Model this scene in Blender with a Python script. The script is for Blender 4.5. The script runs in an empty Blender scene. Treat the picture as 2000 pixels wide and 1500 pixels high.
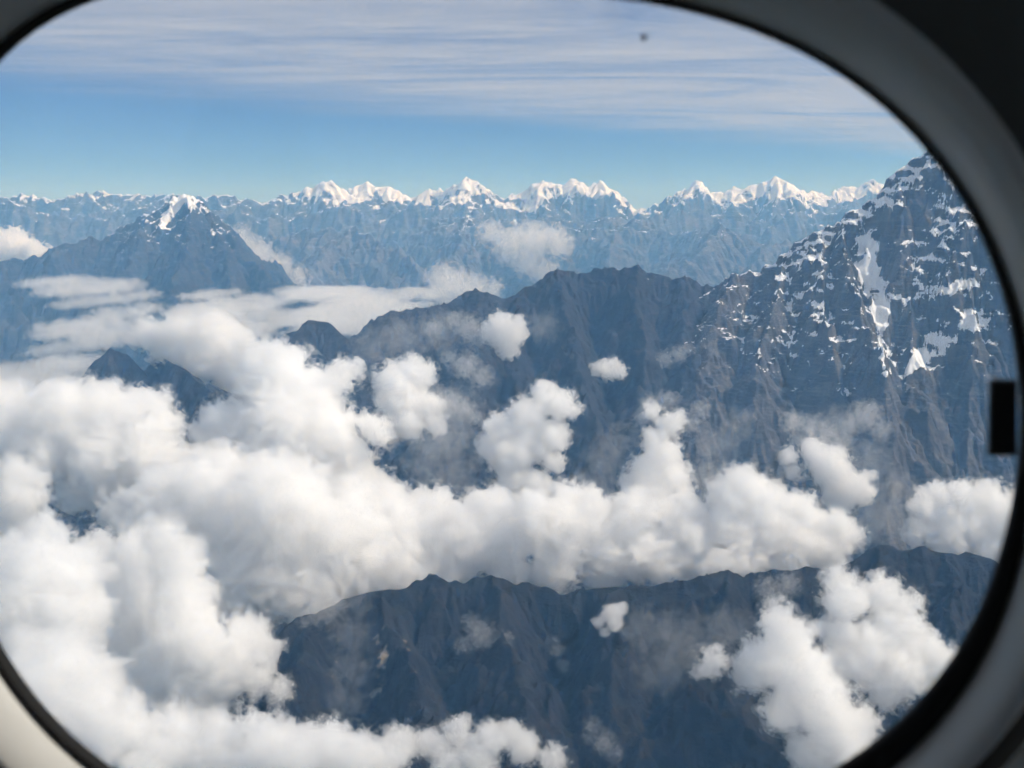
import bpy, math, time
import numpy as np
from mathutils import Vector
T0 = time.time()
R = math.radians
sc = bpy.context.scene
LINK = sc.collection.objects.link

# ------------------------------------------------------------------ camera
F = 2145.0                                   # focal length, in pixels of a 2000 px wide frame
PITCH = math.atan(335 / F)                   # looking a little down from the cruising aeroplane
cp, sp = math.cos(PITCH), math.sin(PITCH)
cam = bpy.data.cameras.new('camera'); co = bpy.data.objects.new('camera', cam); LINK(co)
co.rotation_euler = (R(90) - PITCH, 0, 0)
cam.sensor_width = 36; cam.lens = 36 * F / 2000
cam.clip_start = 0.02; cam.clip_end = 600000
cam.dof.use_dof = True; cam.dof.focus_distance = 15000; cam.dof.aperture_fstop = 20
sc.camera = co

# ------------------------------------------------------------------ sky, sun, exposure
SUN_AZ, SUN_EL = R(89), R(44)
SD = (math.sin(SUN_AZ) * math.cos(SUN_EL), math.cos(SUN_AZ) * math.cos(SUN_EL), math.sin(SUN_EL))
w = bpy.data.worlds.new('World'); sc.world = w; w.use_nodes = True
wt = w.node_tree; wn = wt.nodes; wl = wt.links
bg = wn['Background']; bg.inputs[1].default_value = 0.12
sky = wn.new('ShaderNodeTexSky'); sky.sky_type = 'NISHITA'; sky.sun_disc = False
sky.sun_elevation = SUN_EL; sky.sun_rotation = SUN_AZ
sky.altitude = 4500; sky.air_density = 1.0; sky.dust_density = 0.0; sky.ozone_density = 3.0

def wmath(op, a, b=None, clamp=False):
    n = wn.new('ShaderNodeMath'); n.operation = op; n.use_clamp = clamp
    for i, x in enumerate((a, b)):
        if x is None: continue
        if isinstance(x, (int, float)): n.inputs[i].default_value = x
        else: wl.new(x, n.inputs[i])
    return n.outputs[0]

def wramp(x, a, b, lo=0.0, hi=1.0):
    n = wn.new('ShaderNodeMapRange'); n.interpolation_type = 'SMOOTHSTEP'
    wl.new(x, n.inputs[0])
    for i, v in zip((1, 2, 3, 4), (a, b, lo, hi)): n.inputs[i].default_value = v
    return n.outputs[0]

tc = wn.new('ShaderNodeTexCoord'); sx = wn.new('ShaderNodeSeparateXYZ'); wl.new(tc.outputs['Generated'], sx.inputs[0])
zc = wmath('MAXIMUM', sx.outputs[2], 0.012)
qx = wmath('DIVIDE', sx.outputs[0], zc); qy = wmath('DIVIDE', sx.outputs[1], zc)     # place on a high cirrus layer
cb = wn.new('ShaderNodeCombineXYZ'); wl.new(qx, cb.inputs[0]); wl.new(qy, cb.inputs[1])

def wnoise(scale, sxy, detail, rough, dist=0.0, off=0.0, rot=0.0):
    mp = wn.new('ShaderNodeMapping'); wl.new(cb.outputs[0], mp.inputs[0])
    mp.inputs['Scale'].default_value = (sxy[0], sxy[1], 1); mp.inputs['Location'].default_value = (off, off * .7, 0)
    mp.inputs['Rotation'].default_value = (0, 0, rot)
    n = wn.new('ShaderNodeTexNoise'); n.inputs['Scale'].default_value = scale; n.inputs['Detail'].default_value = detail
    n.inputs['Roughness'].default_value = rough; n.inputs['Distortion'].default_value = dist
    wl.new(mp.outputs[0], n.inputs['Vector']); return n.outputs[0]

streak = wnoise(0.7, (0.50, 1.0), 7, 0.60, 2.6, 3.1, R(-32))
broad = wnoise(0.42, (0.45, 1.0), 6, 0.6, 2.2, 11.7, R(-30))
edge = wnoise(0.42, (0.35, 1.0), 5, 0.6, 0.8, 6.3, R(-25))
# the sheet ends some way off; its rim runs away to the right
rim = wmath('SUBTRACT', wmath('ADD', qy, wmath('MULTIPLY', edge, 5.0)), wmath('MULTIPLY', qx, 1.0))
cover = wramp(rim, 11.5, 16.5, 1.0, 0.0)
body = wmath('ADD', wmath('MULTIPLY', wramp(streak, 0.24, 0.80), 0.55), wmath('MULTIPLY', wramp(broad, 0.34, 0.64), 0.55), True)
fac = wmath('MULTIPLY', wmath('MULTIPLY', cover, wmath('ADD', wmath('MULTIPLY', body, 0.66), 0.28)), wramp(sx.outputs[2], 0.0, 0.05), True)
mix = wn.new('ShaderNodeMix'); mix.data_type = 'RGBA'
tint = wn.new('ShaderNodeMix'); tint.data_type = 'RGBA'; tint.blend_type = 'MULTIPLY'; tint.inputs[0].default_value = 1.0
wl.new(sky.outputs[0], tint.inputs[6]); tint.inputs[7].default_value = (.42, .54, .69, 1)
wl.new(fac, mix.inputs[0]); wl.new(tint.outputs[2], mix.inputs[6]); mix.inputs[7].default_value = (4.3, 4.4, 4.8, 1)
wl.new(mix.outputs[2], bg.inputs[0])

sun = bpy.data.lights.new('sun', 'SUN'); so = bpy.data.objects.new('sun', sun); LINK(so)
sun.energy = 4.6; sun.angle = R(0.53); sun.color = (1.0, 0.94, 0.86)
so.rotation_euler = Vector(SD).to_track_quat('Z', 'Y').to_euler()
vs = sc.view_settings
vs.view_transform = 'Standard'; vs.look = 'None'; vs.exposure = 0.10; vs.gamma = 1.0; vs.use_curve_mapping = False
cy = sc.cycles
cy.volume_bounces = 40; cy.max_bounces = 40; cy.diffuse_bounces = 4; cy.glossy_bounces = 3
cy.transparent_max_bounces = 64; cy.use_denoising = True; cy.sample_clamp_indirect = 6.0
cy.use_adaptive_sampling = True; cy.adaptive_threshold = .20; cy.adaptive_min_samples = 14

# ------------------------------------------------------------------ helpers
def P(px, py, Y):
    """the point of the world, Y metres ahead, that this place of the photograph shows"""
    u = (px - 1000) / F; v = (750 - py) / F
    d = np.array((u, cp + v * sp, -sp + v * cp)); return d * (Y / d[1])

def to_px(V):
    x, y, z = V[:, 0], V[:, 1], V[:, 2]
    dep = y * cp - z * sp; up = y * sp + z * cp
    return 1000 + F * x / dep, 750 - F * up / dep

def new_mat(name):
    m = bpy.data.materials.new(name); m.use_nodes = True; m.node_tree.nodes.clear(); return m

class N:                                     # small node-graph helper
    def __init__(s, m): s.t = m.node_tree; s.out = s.n('OutputMaterial')
    def n(s, kind, **kw):
        x = s.t.nodes.new('ShaderNode' + kind)
        for k, v in kw.items():
            if k.startswith('i_'): x.inputs[k[2:].replace('_', ' ')].default_value = v
            else: setattr(x, k, v)
        return x
    def l(s, a, b): s.t.links.new(a, b)
    def math(s, op, a, b=None, clamp=False):
        x = s.n('Math', operation=op, use_clamp=clamp)
        for i, v in enumerate((a, b)):
            if v is None: continue
            if isinstance(v, (int, float)): x.inputs[i].default_value = v
            else: s.l(v, x.inputs[i])
        return x.outputs[0]
    def ramp(s, x, a, b, lo=0., hi=1.):
        r = s.n('MapRange', interpolation_type='SMOOTHSTEP'); s.l(x, r.inputs[0])
        for i, v in zip((1, 2, 3, 4), (a, b, lo, hi)): r.inputs[i].default_value = v
        return r.outputs[0]
    def noise(s, vec, scale, detail=6, rough=.55, dist=0.):
        x = s.n('TexNoise', i_Scale=scale, i_Detail=detail, i_Roughness=rough, i_Distortion=dist)
        s.l(vec, x.inputs['Vector']); return x.outputs[0]
    def mixc(s, f, a, b):
        x = s.n('Mix', data_type='RGBA')
        if isinstance(f, float): x.inputs[0].default_value = f
        else: s.l(f, x.inputs[0])
        for i, v in ((6, a), (7, b)):
            if isinstance(v, tuple): x.inputs[i].default_value = v + (1,)
            else: s.l(v, x.inputs[i])
        return x.outputs[2]

def make_mesh(name, v, f, m, smooth=True):
    me = bpy.data.meshes.new(name); v = np.asarray(v, np.float32); f = np.asarray(f, np.int32); k = f.shape[1]
    me.vertices.add(len(v)); me.vertices.foreach_set('co', v.ravel())
    me.loops.add(f.size); me.loops.foreach_set('vertex_index', f.ravel())
    me.polygons.add(len(f)); me.polygons.foreach_set('loop_start', np.arange(0, f.size, k, dtype=np.int32))
    me.polygons.foreach_set('loop_total', np.full(len(f), k, np.int32))
    me.polygons.foreach_set('use_smooth', np.full(len(f), smooth)); me.update(calc_edges=True)
    me.materials.append(m); return me

def add(name, me, parent=None, **props):
    o = bpy.data.objects.new(name, me); LINK(o)
    if parent is not None: o.parent = parent
    for k, v in props.items(): o[k] = v
    return o

# noise ---------------------------------------------------------------
_g = np.random.default_rng(11)
_perm = _g.permutation(512); _perm = np.concatenate([_perm, _perm])
_ang = _g.random(512) * 2 * np.pi; _gx, _gy = np.cos(_ang).astype(np.float32), np.sin(_ang).astype(np.float32)

def perlin(x, y):
    xi = np.floor(x).astype(np.int32); yi = np.floor(y).astype(np.int32)
    xf = (x - xi).astype(np.float32); yf = (y - yi).astype(np.float32)
    u = xf * xf * xf * (xf * (xf * 6 - 15) + 10); v = yf * yf * yf * (yf * (yf * 6 - 15) + 10)
    xi &= 511; yi &= 511; x1 = (xi + 1) & 511; y1 = (yi + 1) & 511
    def g(a, b, fx, fy):
        h = _perm[_perm[a] + b]; return _gx[h] * fx + _gy[h] * fy
    a = g(xi, yi, xf, yf); b = g(x1, yi, xf - 1, yf); c = g(xi, y1, xf, yf - 1); d = g(x1, y1, xf - 1, yf - 1)
    return ((a + (b - a) * u) * (1 - v) + (c + (d - c) * u) * v) * 1.5

def fbm(x, y, o=5, gain=.5):
    s = 0; a = 1
    for k in range(o): s = s + a * perlin(x * 2**k + 37.1 * k, y * 2**k + 11.3 * k); a *= gain
    return s

def ridged(x, y, o=6, gain=.5):
    s = 0; a = 1; wgt = 1
    for k in range(o):
        n = (1 - np.abs(perlin(x * 2.03**k + 17.7 * k, y * 2.03**k + 53.3 * k)))**2
        s = s + a * n * wgt; wgt = np.clip(n * 1.4, 0, 1); a *= gain
    return s

# ------------------------------------------------------------------ mountains
def rock_material(name, rock_a, rock_b, rock_c, strata=0.0, snow=(.84, .85, .87), fine=1.0, grass=None, fleck=.75):
    m = new_mat(name); g = N(m)
    geo = g.n('NewGeometry'); pos = geo.outputs['Position']
    att = g.n('Attribute', attribute_name='snow'); sn = att.outputs['Fac']
    n1 = g.noise(pos, .004 * fine, 8, .62); n2 = g.noise(pos, .022 * fine, 6, .65)
    mp = g.n('Mapping'); mp.inputs['Scale'].default_value = (.15, .15, 1); mp.inputs['Rotation'].default_value = (R(6), R(-9), 0); g.l(pos, mp.inputs[0])
    n3 = g.noise(mp.outputs[0], .03 * fine, 5, .6, .3)
    c = g.mixc(g.ramp(n1, .38, .66), rock_a, rock_b)
    c = g.mixc(g.ramp(n3, .5, .72, 0., .75), c, rock_c)
    if grass:
        ga = g.n('Attribute', attribute_name='green'); c = g.mixc(g.math('MULTIPLY', ga.outputs['Fac'], g.ramp(n2, .35, .6)), c, grass)
    f = g.math('ADD', sn, g.math('MULTIPLY', g.math('SUBTRACT', n2, .5), fleck))
    f = g.math('ADD', f, g.math('MULTIPLY', g.math('SUBTRACT', n3, .5), strata))
    f = g.ramp(f, .46, .58)
    c = g.mixc(f, c, snow)
    b = g.n('BsdfPrincipled', i_Roughness=.9); b.inputs['Specular IOR Level'].default_value = .15
    g.l(c, b.inputs['Base Color'])
    h = g.math('ADD', g.math('MULTIPLY', n2, 34. / fine), g.math('MULTIPLY', n3, 16. / fine))
    h = g.math('MULTIPLY', h, g.math('SUBTRACT', 1.0, g.math('MULTIPLY', f, .7)))
    bp = g.n('Bump', i_Strength=.8, i_Distance=1.0); g.l(h, bp.inputs['Height']); g.l(bp.outputs[0], b.inputs['Normal'])
    g.l(b.outputs[0], g.out.inputs[0]); return m

def wobble(pts, r, amt, times=2):
    p = [np.asarray(q, float) for q in pts]
    for _ in range(times):
        o = [p[0]]
        for a, b in zip(p[:-1], p[1:]):
            L = np.linalg.norm((b - a)[:2]); m = (a + b) / 2; m[:2] += r.normal(0, 1, 2) * L * amt; m[2] += r.normal(0, 1) * L * amt * .35
            o += [m, b]
        p = o; amt *= .8
    return p

def along(pts, step, r):
    p = np.array(pts); d = np.linalg.norm(np.diff(p[:, :2], axis=0), axis=1); s = np.concatenate([[0], np.cumsum(d)])
    t = step * (.4 + .6 * r.random()); out = []
    while t < s[-1]:
        i = np.searchsorted(s, t) - 1; f = (t - s[i]) / max(d[i], 1e-6)
        out.append((p[i] * (1 - f) + p[i + 1] * f, (p[i + 1] - p[i])[:2] / max(d[i], 1e-6)))
        t += step * (.6 + .8 * r.random())
    return out

def grow(pts, r, level, step, slope, spur_slope, drop, segs, sides=(-1, 1), jitter=25):
    """side ridges that leave a ridge and fall away from it"""
    out = []
    for q, tan in along(pts, step, r):
        for s in sides:
            if r.random() < .18: continue
            nrm = np.array((-tan[1], tan[0])) * s
            base = math.atan2(nrm[1], nrm[0]) + R(r.normal(0, jitter))
            H = drop * (.5 + .8 * r.random()); n = 4; L = H / math.tan(R(spur_slope * (.9 + .2 * r.random())))
            p = [q.copy()]; a = base
            for k in range(n):
                a += R(r.normal(0, 11)); fall = H / n * (1.25 - .17 * k)
                p.append(p[-1] + np.array((math.cos(a) * L / n, math.sin(a) * L / n, -fall)))
            p[0][2] -= 4 + 0.02 * H
            p = wobble(p, r, .07, 1)
            out.append((p, slope))
            if level > 1: out += grow(p, r, level - 1, step * .42, slope * 1.05, spur_slope * 1.04, H * .42, segs, (-1, 1), 22)
    return out

def erode(h, cell, n, steps, seed, rate=.09, batches=6):
    r = np.random.default_rng(seed); ny, nx = h.shape; H = (h / cell).astype(np.float64).ravel(); H0 = H.copy()
    for _ in range(batches):
        x = r.random(n) * (nx - 3) + 1; y = r.random(n) * (ny - 3) + 1
        dx = np.zeros(n); dy = np.zeros(n); sed = np.zeros(n); wat = np.ones(n); vel = np.ones(n)
        for s in range(steps):
            i = x.astype(int); j = y.astype(int); fx = x - i; fy = y - j; k = j * nx + i
            a, b, c, d = H[k], H[k + 1], H[k + nx], H[k + nx + 1]
            gx = (b - a) * (1 - fy) + (d - c) * fy; gy = (c - a) * (1 - fx) + (d - b) * fx
            h0 = a * (1 - fx) * (1 - fy) + b * fx * (1 - fy) + c * (1 - fx) * fy + d * fx * fy
            dx = dx * .12 - gx * .88; dy = dy * .12 - gy * .88; L = np.sqrt(dx * dx + dy * dy) + 1e-9; dx /= L; dy /= L
            x = np.clip(x + dx, 1, nx - 2.01); y = np.clip(y + dy, 1, ny - 2.01)
            i2 = x.astype(int); j2 = y.astype(int); f2 = x - i2; g2 = y - j2; k2 = j2 * nx + i2
            h1 = H[k2] * (1 - f2) * (1 - g2) + H[k2 + 1] * f2 * (1 - g2) + H[k2 + nx] * (1 - f2) * g2 + H[k2 + nx + 1] * f2 * g2
            dh = h1 - h0; cap = np.maximum(-dh, .02) * vel * wat * 2.2
            dep = np.where(dh > 0, np.minimum(dh, sed), np.where(sed > cap, (sed - cap) * .25, -np.minimum((cap - sed) * rate, np.maximum(-dh, 0) * .6)))
            sed -= dep
            kk = np.concatenate([k, k + 1, k + nx, k + nx + 1])
            ww = np.concatenate([dep * (1 - fx) * (1 - fy), dep * fx * (1 - fy), dep * (1 - fx) * fy, dep * fx * fy])
            H += np.clip(np.bincount(kk, ww, H.size), -.12, .05)
            vel = np.sqrt(np.maximum(vel * vel - dh * .6, .05)).clip(0, 4); wat *= .975
    H = np.clip(H, H0 - 4.5, H0 + .8)
    return (H.reshape(ny, nx) * cell).astype(np.float32)

def mountain(name, mat, xr, yr, cell, ridges, floor, seed, grow_spec=None, noise=(900, 120), rough=(160, 16), terrace=None,
             ero=None, snowfn=None, strokes=(), greenfn=None, props=None, tooth=.4, keep=.3):
    r = np.random.default_rng(seed)
    nx = int((xr[1] - xr[0]) / cell); ny = int((yr[1] - yr[0]) / cell)
    X, Y = np.meshgrid(np.linspace(xr[0], xr[1], nx, dtype=np.float32), np.linspace(yr[0], yr[1], ny, dtype=np.float32))
    net = []
    for ri, (pts, slope, *gs) in enumerate(ridges):
        p = wobble([P(*q) for q in pts], r, .03, 2); net.append((p, slope, ri == 0))
        g = gs[0] if gs else grow_spec
        if g: net += [(a, b, False) for a, b in grow(p, r, *g)]
    wx = X + fbm(X / 420, Y / 420, 4) * 45 * min(1, cell / 12); wy = Y + fbm(X / 420 + 9, Y / 420 + 5, 4) * 45 * min(1, cell / 12)
    Hh = np.full(X.shape, floor, np.float32); near = np.full(X.shape, 1e9, np.float32)
    x0, y0, ddx, ddy = xr[0], yr[0], X[0, 1] - X[0, 0], Y[1, 0] - Y[0, 0]
    for p, slope, main in net:
        tn = math.tan(R(slope))
        for a, b in zip(p[:-1], p[1:]):
            rad = (max(a[2], b[2]) - floor) / tn * 1.05 + 60
            i0 = max(int((min(a[0], b[0]) - rad - x0) / ddx), 0); i1 = min(int((max(a[0], b[0]) + rad - x0) / ddx) + 2, nx)
            j0 = max(int((min(a[1], b[1]) - rad - y0) / ddy), 0); j1 = min(int((max(a[1], b[1]) + rad - y0) / ddy) + 2, ny)
            if i0 >= i1 or j0 >= j1: continue
            sl = (slice(j0, j1), slice(i0, i1)); ux, uy = wx[sl], wy[sl]
            ex, ey = b[0] - a[0], b[1] - a[1]; q = ex * ex + ey * ey + 1e-6
            t = np.clip(((ux - a[0]) * ex + (uy - a[1]) * ey) / q, 0, 1)
            d = np.sqrt((ux - a[0] - t * ex)**2 + (uy - a[1] - t * ey)**2)
            z = a[2] + t * (b[2] - a[2]) - tn * d
            np.maximum(Hh[sl], z, out=Hh[sl])
            if main: np.minimum(near[sl], d, out=near[sl])
    ease = np.clip(near / (noise[0] * .30), keep, 1).astype(np.float32); ease2 = np.clip(near / (rough[0] * 1.2), tooth, 1).astype(np.float32)
    Hh = Hh + (ridged(X / noise[0], Y / noise[0], 6) - 1.0) * noise[1] * ease + (ridged(X / rough[0] + 3, Y / rough[0], 4) - 1) * rough[1] * ease2
    if terrace:
        th, am = terrace; tilt = Hh + X * .10 - Y * .05 + fbm(X / 700, Y / 700, 3) * 60
        Hh = Hh + am * th / 6.283 * np.sin(tilt * 6.283 / th) + am * .6 * th * .37 / 6.283 * np.sin(tilt * 6.283 / (th * .37) + 1)
    if ero: Hh = erode(Hh, cell, *ero)
    gy, gx = np.gradient(Hh, ddy, ddx); nz = 1 / np.sqrt(1 + gx * gx + gy * gy)
    V = np.stack([X.ravel(), Y.ravel(), Hh.ravel()], 1)
    idx = np.arange(nx * ny).reshape(ny, nx)
    Q = np.stack([idx[:-1, :-1].ravel(), idx[:-1, 1:].ravel(), idx[1:, 1:].ravel(), idx[1:, :-1].ravel()], 1)
    top = Hh.ravel()[Q].max(1) > floor + 2; Q = Q[top]
    me = make_mesh(name, V, Q, mat)
    if snowfn is not None:
        s = snowfn(X, Y, Hh, nz, gx, gy).ravel()
        if strokes:
            px, py = to_px(V)
            for pts, wid, st in strokes:
                best = np.full(len(px), 1e9)
                if len(pts) == 1: best = np.hypot(px - pts[0][0], py - pts[0][1])
                for a, b in zip(pts[:-1], pts[1:]):
                    ex, ey = b[0] - a[0], b[1] - a[1]; t = np.clip(((px - a[0]) * ex + (py - a[1]) * ey) / (ex * ex + ey * ey), 0, 1)
                    best = np.minimum(best, np.hypot(px - a[0] - t * ex, py - a[1] - t * ey))
                s = s + st * np.clip(1.4 - best / wid, 0, 1)
        me.attributes.new('snow', 'FLOAT', 'POINT').data.foreach_set('value', np.clip(s, -1, 2).astype(np.float32))
    if greenfn is not None:
        me.attributes.new('green', 'FLOAT', 'POINT').data.foreach_set('value', np.clip(greenfn(X, Y, Hh, nz).ravel(), 0, 1).astype(np.float32))
    return add(name, me, None, kind='structure', **(props or {}))

FLOOR = -4200.0
ROCK = rock_material('dark_rock', (.050, .049, .050), (.105, .10, .097), (.19, .178, .168), .9, fine=1.3, fleck=.8)
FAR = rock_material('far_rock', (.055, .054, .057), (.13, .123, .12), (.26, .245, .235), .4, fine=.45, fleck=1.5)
RIDGE = rock_material('ridge_rock', (.011, .011, .012), (.026, .024, .023), (.054, .048, .042), .3, snow=(.15, .128, .10), fine=1.5, grass=(.019, .020, .015))  # the snow slot holds a tan that paints sunlight onto the near ridge

def snow_by(line, band, keep=.80, gain=3.0, speck=.0, scale=600, bias=0.):
    def f(X, Y, H, nz, gx, gy):
        alt = np.clip((H - line) / band, -1.5, 1.2)
        n = fbm(X / scale, Y / scale, 5)
        return .42 * alt + (nz - keep) * gain + n * .28 + bias
    return f

# far range, about 45 km off
CREST = [(-120,384,46),(-60,380,46),(0,383,46),(60,380,46),(110,383,45),(150,374,45),(200,370,45),(240,374,45),(262,371,45),(300,382,45),(345,384,44),
 (400,388,44),(435,378,44),(460,386,44),(500,390,44),(550,384,44),(590,375,44),(610,365,44),(633,354,44),(650,360,44),(668,373,44),(682,372,45),(700,358,45),
 (717,352,45),(735,362,45),(755,361,45),(775,370,45),(803,389,45),(818,385,45),(840,368,45),(870,365,45),(890,358,44.5),(908,346,44.5),(940,355,44.5),(956,378,45),
 (978,390,46),(1000,381,46),(1030,370,46),(1060,351,46),(1085,360,46),(1115,351,46),(1150,358,46),(1170,349,46),(1190,365,46),(1215,390,46),(1240,409,46),
 (1268,410,46),(1290,386,45),(1320,370,45),(1345,365,45),(1360,351,45),(1380,368,45),(1410,375,45),(1440,368,45),(1480,358,45),(1515,343,45),(1545,360,45),
 (1580,375,46),(1605,370,47),(1620,382,48),(1650,365,49),(1680,362,49),(1712,353,49),(1732,362,49),(1770,380,49),(1850,384,48),(1960,380,48),(2100,386,48)]
crest = [(a, b, c * 1000) for a, b, c in CREST]
mountain('mountain_range', FAR, (-27e3, 27e3), (36e3, 51e3), 56, [(crest, 43, (2, 1500, 44, 33, 1700, 4))], -2600, 5,
         noise=(2200, 460), rough=(480, 130), tooth=1., keep=.35, ero=(120000, 20, 3, .08, 2), snowfn=snow_by(0, 700, .72, 2.0, scale=700, bias=.20),
         strokes=[([(615,368),(655,368)], 31, 0.49), ([(690,368),(770,374)], 31, 0.49), ([(860,372),(940,366)], 35, 0.47), ([(1040,378),(1080,366),(1190,366),(1220,392)], 39, 0.57), ([(1240,406),(1265,410)], 10, 0.67),
                  ([(1340,374),(1380,374)], 31, 0.49), ([(1430,378),(1515,366),(1580,384)], 41, 0.57), ([(1640,376),(1720,368)], 23, 0.42), ([(975,402),(1035,408)], 11, 0.67), ([(960,438),(1010,434)], 11, 0.77),
                  ([(1290,446),(1400,444)], 11, 0.87), ([(1430,436),(1640,430)], 14, 0.52), ([(780,384),(830,392)], 11, 0.47)],
         props={'label': 'long far range of snow peaks along the horizon under blue sky', 'category': 'mountain range'})
FH = [(-80,408,40),(60,400,40),(140,412,40.5),(230,398,41),(300,415,40),(420,408,41),(520,420,40),(590,402,41),(680,416,40),(760,398,41),(820,414,40),(880,424,40),(960,434,39),(1040,428,40),(1100,416,41),
      (1180,426,40),(1260,432,39),(1330,424,40),(1420,412,41),(1500,426,40),(1600,408,41),(1680,420,40),(1760,408,41),(1900,420,41),(2080,410,41)]
mountain('foothill_range', FAR, (-22e3, 22e3), (35.5e3, 43e3), 50, [([(a, b, c * 1000) for a, b, c in FH], 41, (2, 1300, 42, 33, 1200, 4, (-1, 1), 35))], -2600, 6,
         noise=(2000, 420), rough=(480, 110), tooth=1., keep=1., ero=(90000, 18, 7, .08, 2), snowfn=snow_by(-250, 800, .72, 2.6, scale=450, bias=.06),
         props={'label': 'snow dusted rock ridges at the foot of the far snow range', 'category': 'mountain range'})
print('range', time.time() - T0)

# middle hills between the far range and the valleys
def hill(name, apex_lines, xr, yr, seed, line, label, cell=36, floor=-3600, slope=38, g=(2, 900, 40, 28, 1000, 4)):
    return mountain(name, FAR, xr, yr, cell, [(l, slope, g) for l in apex_lines], floor, seed, noise=(1400, 240), rough=(320, 50), tooth=.9, keep=.8,
                    ero=(60000, 24, seed, .09, 3), snowfn=snow_by(line - 700, 700, .72, 2.4, scale=400, bias=.16), props={'label': label, 'category': 'mountain'})
K = 1000
hill('blue_hill', [[(360,440,35*K),(430,452,35*K),(520,462,34*K),(600,452,34*K),(690,447,33*K),(740,468,32*K),(800,505,31*K),(840,560,29*K),(866,588,27.5*K)],
                   [(690,447,33*K),(640,490,31*K),(560,540,29*K)], [(520,462,34*K),(480,500,31*K)]],
     (-15500, -1200), (26e3, 38e3), 21, 150, 'hazy blue hill under the far snow peaks, just right of the dark snow-tipped pyramid')
hill('rocky_hill', [[(760,470,37*K),(820,455,37*K),(870,432,37*K),(908,418,38*K),(945,455,35*K),(985,500,33*K),(1032,552,30*K)],
                    [(908,418,38*K),(900,470,34*K),(850,520,31*K)]],
     (-7200, 2600), (28e3, 40e3), 22, 250, 'hazy rock hill between two streams of white cloud below the middle snow peaks')
hill('pointed_hill', [[(1040,445,38*K),(1120,440,38*K),(1200,445,38*K),(1290,450,38*K),(1360,455,36*K),(1405,438,34*K),(1445,462,33*K),(1490,480,33*K),(1560,470,34*K),(1640,455,36*K)],
                      [(1405,438,34*K),(1370,485,31*K),(1310,530,28*K)], [(1200,445,38*K),(1190,500,33*K)], [(1490,480,33*K),(1480,540,28*K)]],
     (-600, 12500), (27e3, 40.5e3), 23, 250, 'hazy pointed hill in front of the tallest white peak, beside the steep rock mountain')
print('hills', time.time() - T0)

# the dark pyramid on the left, 25 km off
LP = [(-60,528,25*K),(0,515,25*K),(60,500,25*K),(110,482,25*K),(160,470,25.5*K),(220,455,26*K),(280,425,26*K),(310,408,26*K),(335,390,26*K),(362,375,26*K),(380,386,26*K),
      (400,410,26*K),(430,440,25.5*K),(455,470,25*K),(490,508,24*K),(530,540,23*K),(570,565,22*K),(605,590,21*K)]
mountain('snow_tipped_mountain', rock_material('pyramid_rock', (.018, .019, .021), (.052, .050, .050), (.11, .103, .098), .4, fine=.8, fleck=1.3), (-15500, -3200), (18.5e3, 28.5e3), 26,
         [(LP, 47, (2, 620, 47, 34, 1100, 4)), ([(362,375,26*K),(372,440,24.6*K),(366,500,23*K),(340,560,21.6*K),(350,620,20.4*K)], 46, (1, 420, 47, 33, 500, 4)),
          ([(300,412,26*K),(270,480,24*K),(235,545,22.4*K)], 46, (1, 420, 47, 33, 500, 4)), ([(430,440,25.5*K),(440,500,23.6*K),(450,560,22*K)], 46, (1, 420, 47, 33, 500, 4))],
         -3400, 31, noise=(900, 220), rough=(220, 56), tooth=.9, keep=.6, ero=(70000, 20, 9, .08, 2), snowfn=snow_by(-400, 600, .66, 2.2, scale=300, bias=.18),
         strokes=[([(362,380),(340,410),(325,430)], 12, .5), ([(350,395),(318,440),(290,455)], 8, .5), ([(362,378)], 26, .5), ([(372,400),(395,440)], 8, .3), ([(330,450),(300,500),(260,490)], 22, .18), ([(420,450),(450,520)], 16, .15)],
         props={'label': 'dark pyramid mountain with a snow-tipped summit rising from cloud', 'category': 'mountain'})

# the big rock mountain on the right with the long ridge that runs down from it
RM = [(1385,566,12.6*K),(1420,548,12.6*K),(1480,520,12.6*K),(1540,490,12.6*K),(1570,468,12.5*K),(1605,448,12.4*K),(1640,438,12.4*K),(1665,412,12.4*K),(1700,390,12.4*K),(1735,362,12.4*K),
      (1758,335,12.4*K),(1768,318,12.4*K),(1790,302,12.4*K),(1812,286,12.4*K),(1840,258,12.4*K),(1875,235,12.4*K),(1930,262,12.6*K),(1990,330,12.8*K),(2080,380,13*K),(2200,420,13*K)]
RS = [([(1640,440,12.4*K),(1655,500,11.9*K),(1668,560,11.4*K),(1700,630,10.8*K),(1722,700,10.3*K),(1735,790,9.8*K),(1745,880,9.3*K)], 56),
      ([(1790,302,12.4*K),(1795,420,12.0*K),(1790,520,11.6*K),(1782,600,11.2*K),(1775,690,10.7*K),(1770,800,10.1*K)], 58),
      ([(1875,240,12.4*K),(1888,400,11.8*K),(1895,520,11.3*K),(1900,640,10.8*K),(1896,760,10.4*K),(1890,900,9.9*K)], 60),
      ([(1540,492,12.6*K),(1520,560,12.0*K),(1500,640,11.3*K),(1480,720,10.7*K),(1470,820,10.0*K)], 50),
      ([(1600,452,12.4*K),(1605,540,11.8*K),(1610,630,11.2*K),(1640,720,10.5*K),(1660,820,9.9*K)], 52),
      ([(1990,330,12.8*K),(1985,600,11.4*K),(1980,800,10.4*K)], 58),
      ([(1440,540,12.6*K),(1400,620,11.7*K),(1370,700,11.0*K),(1350,800,10.2*K)], 45)]
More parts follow.
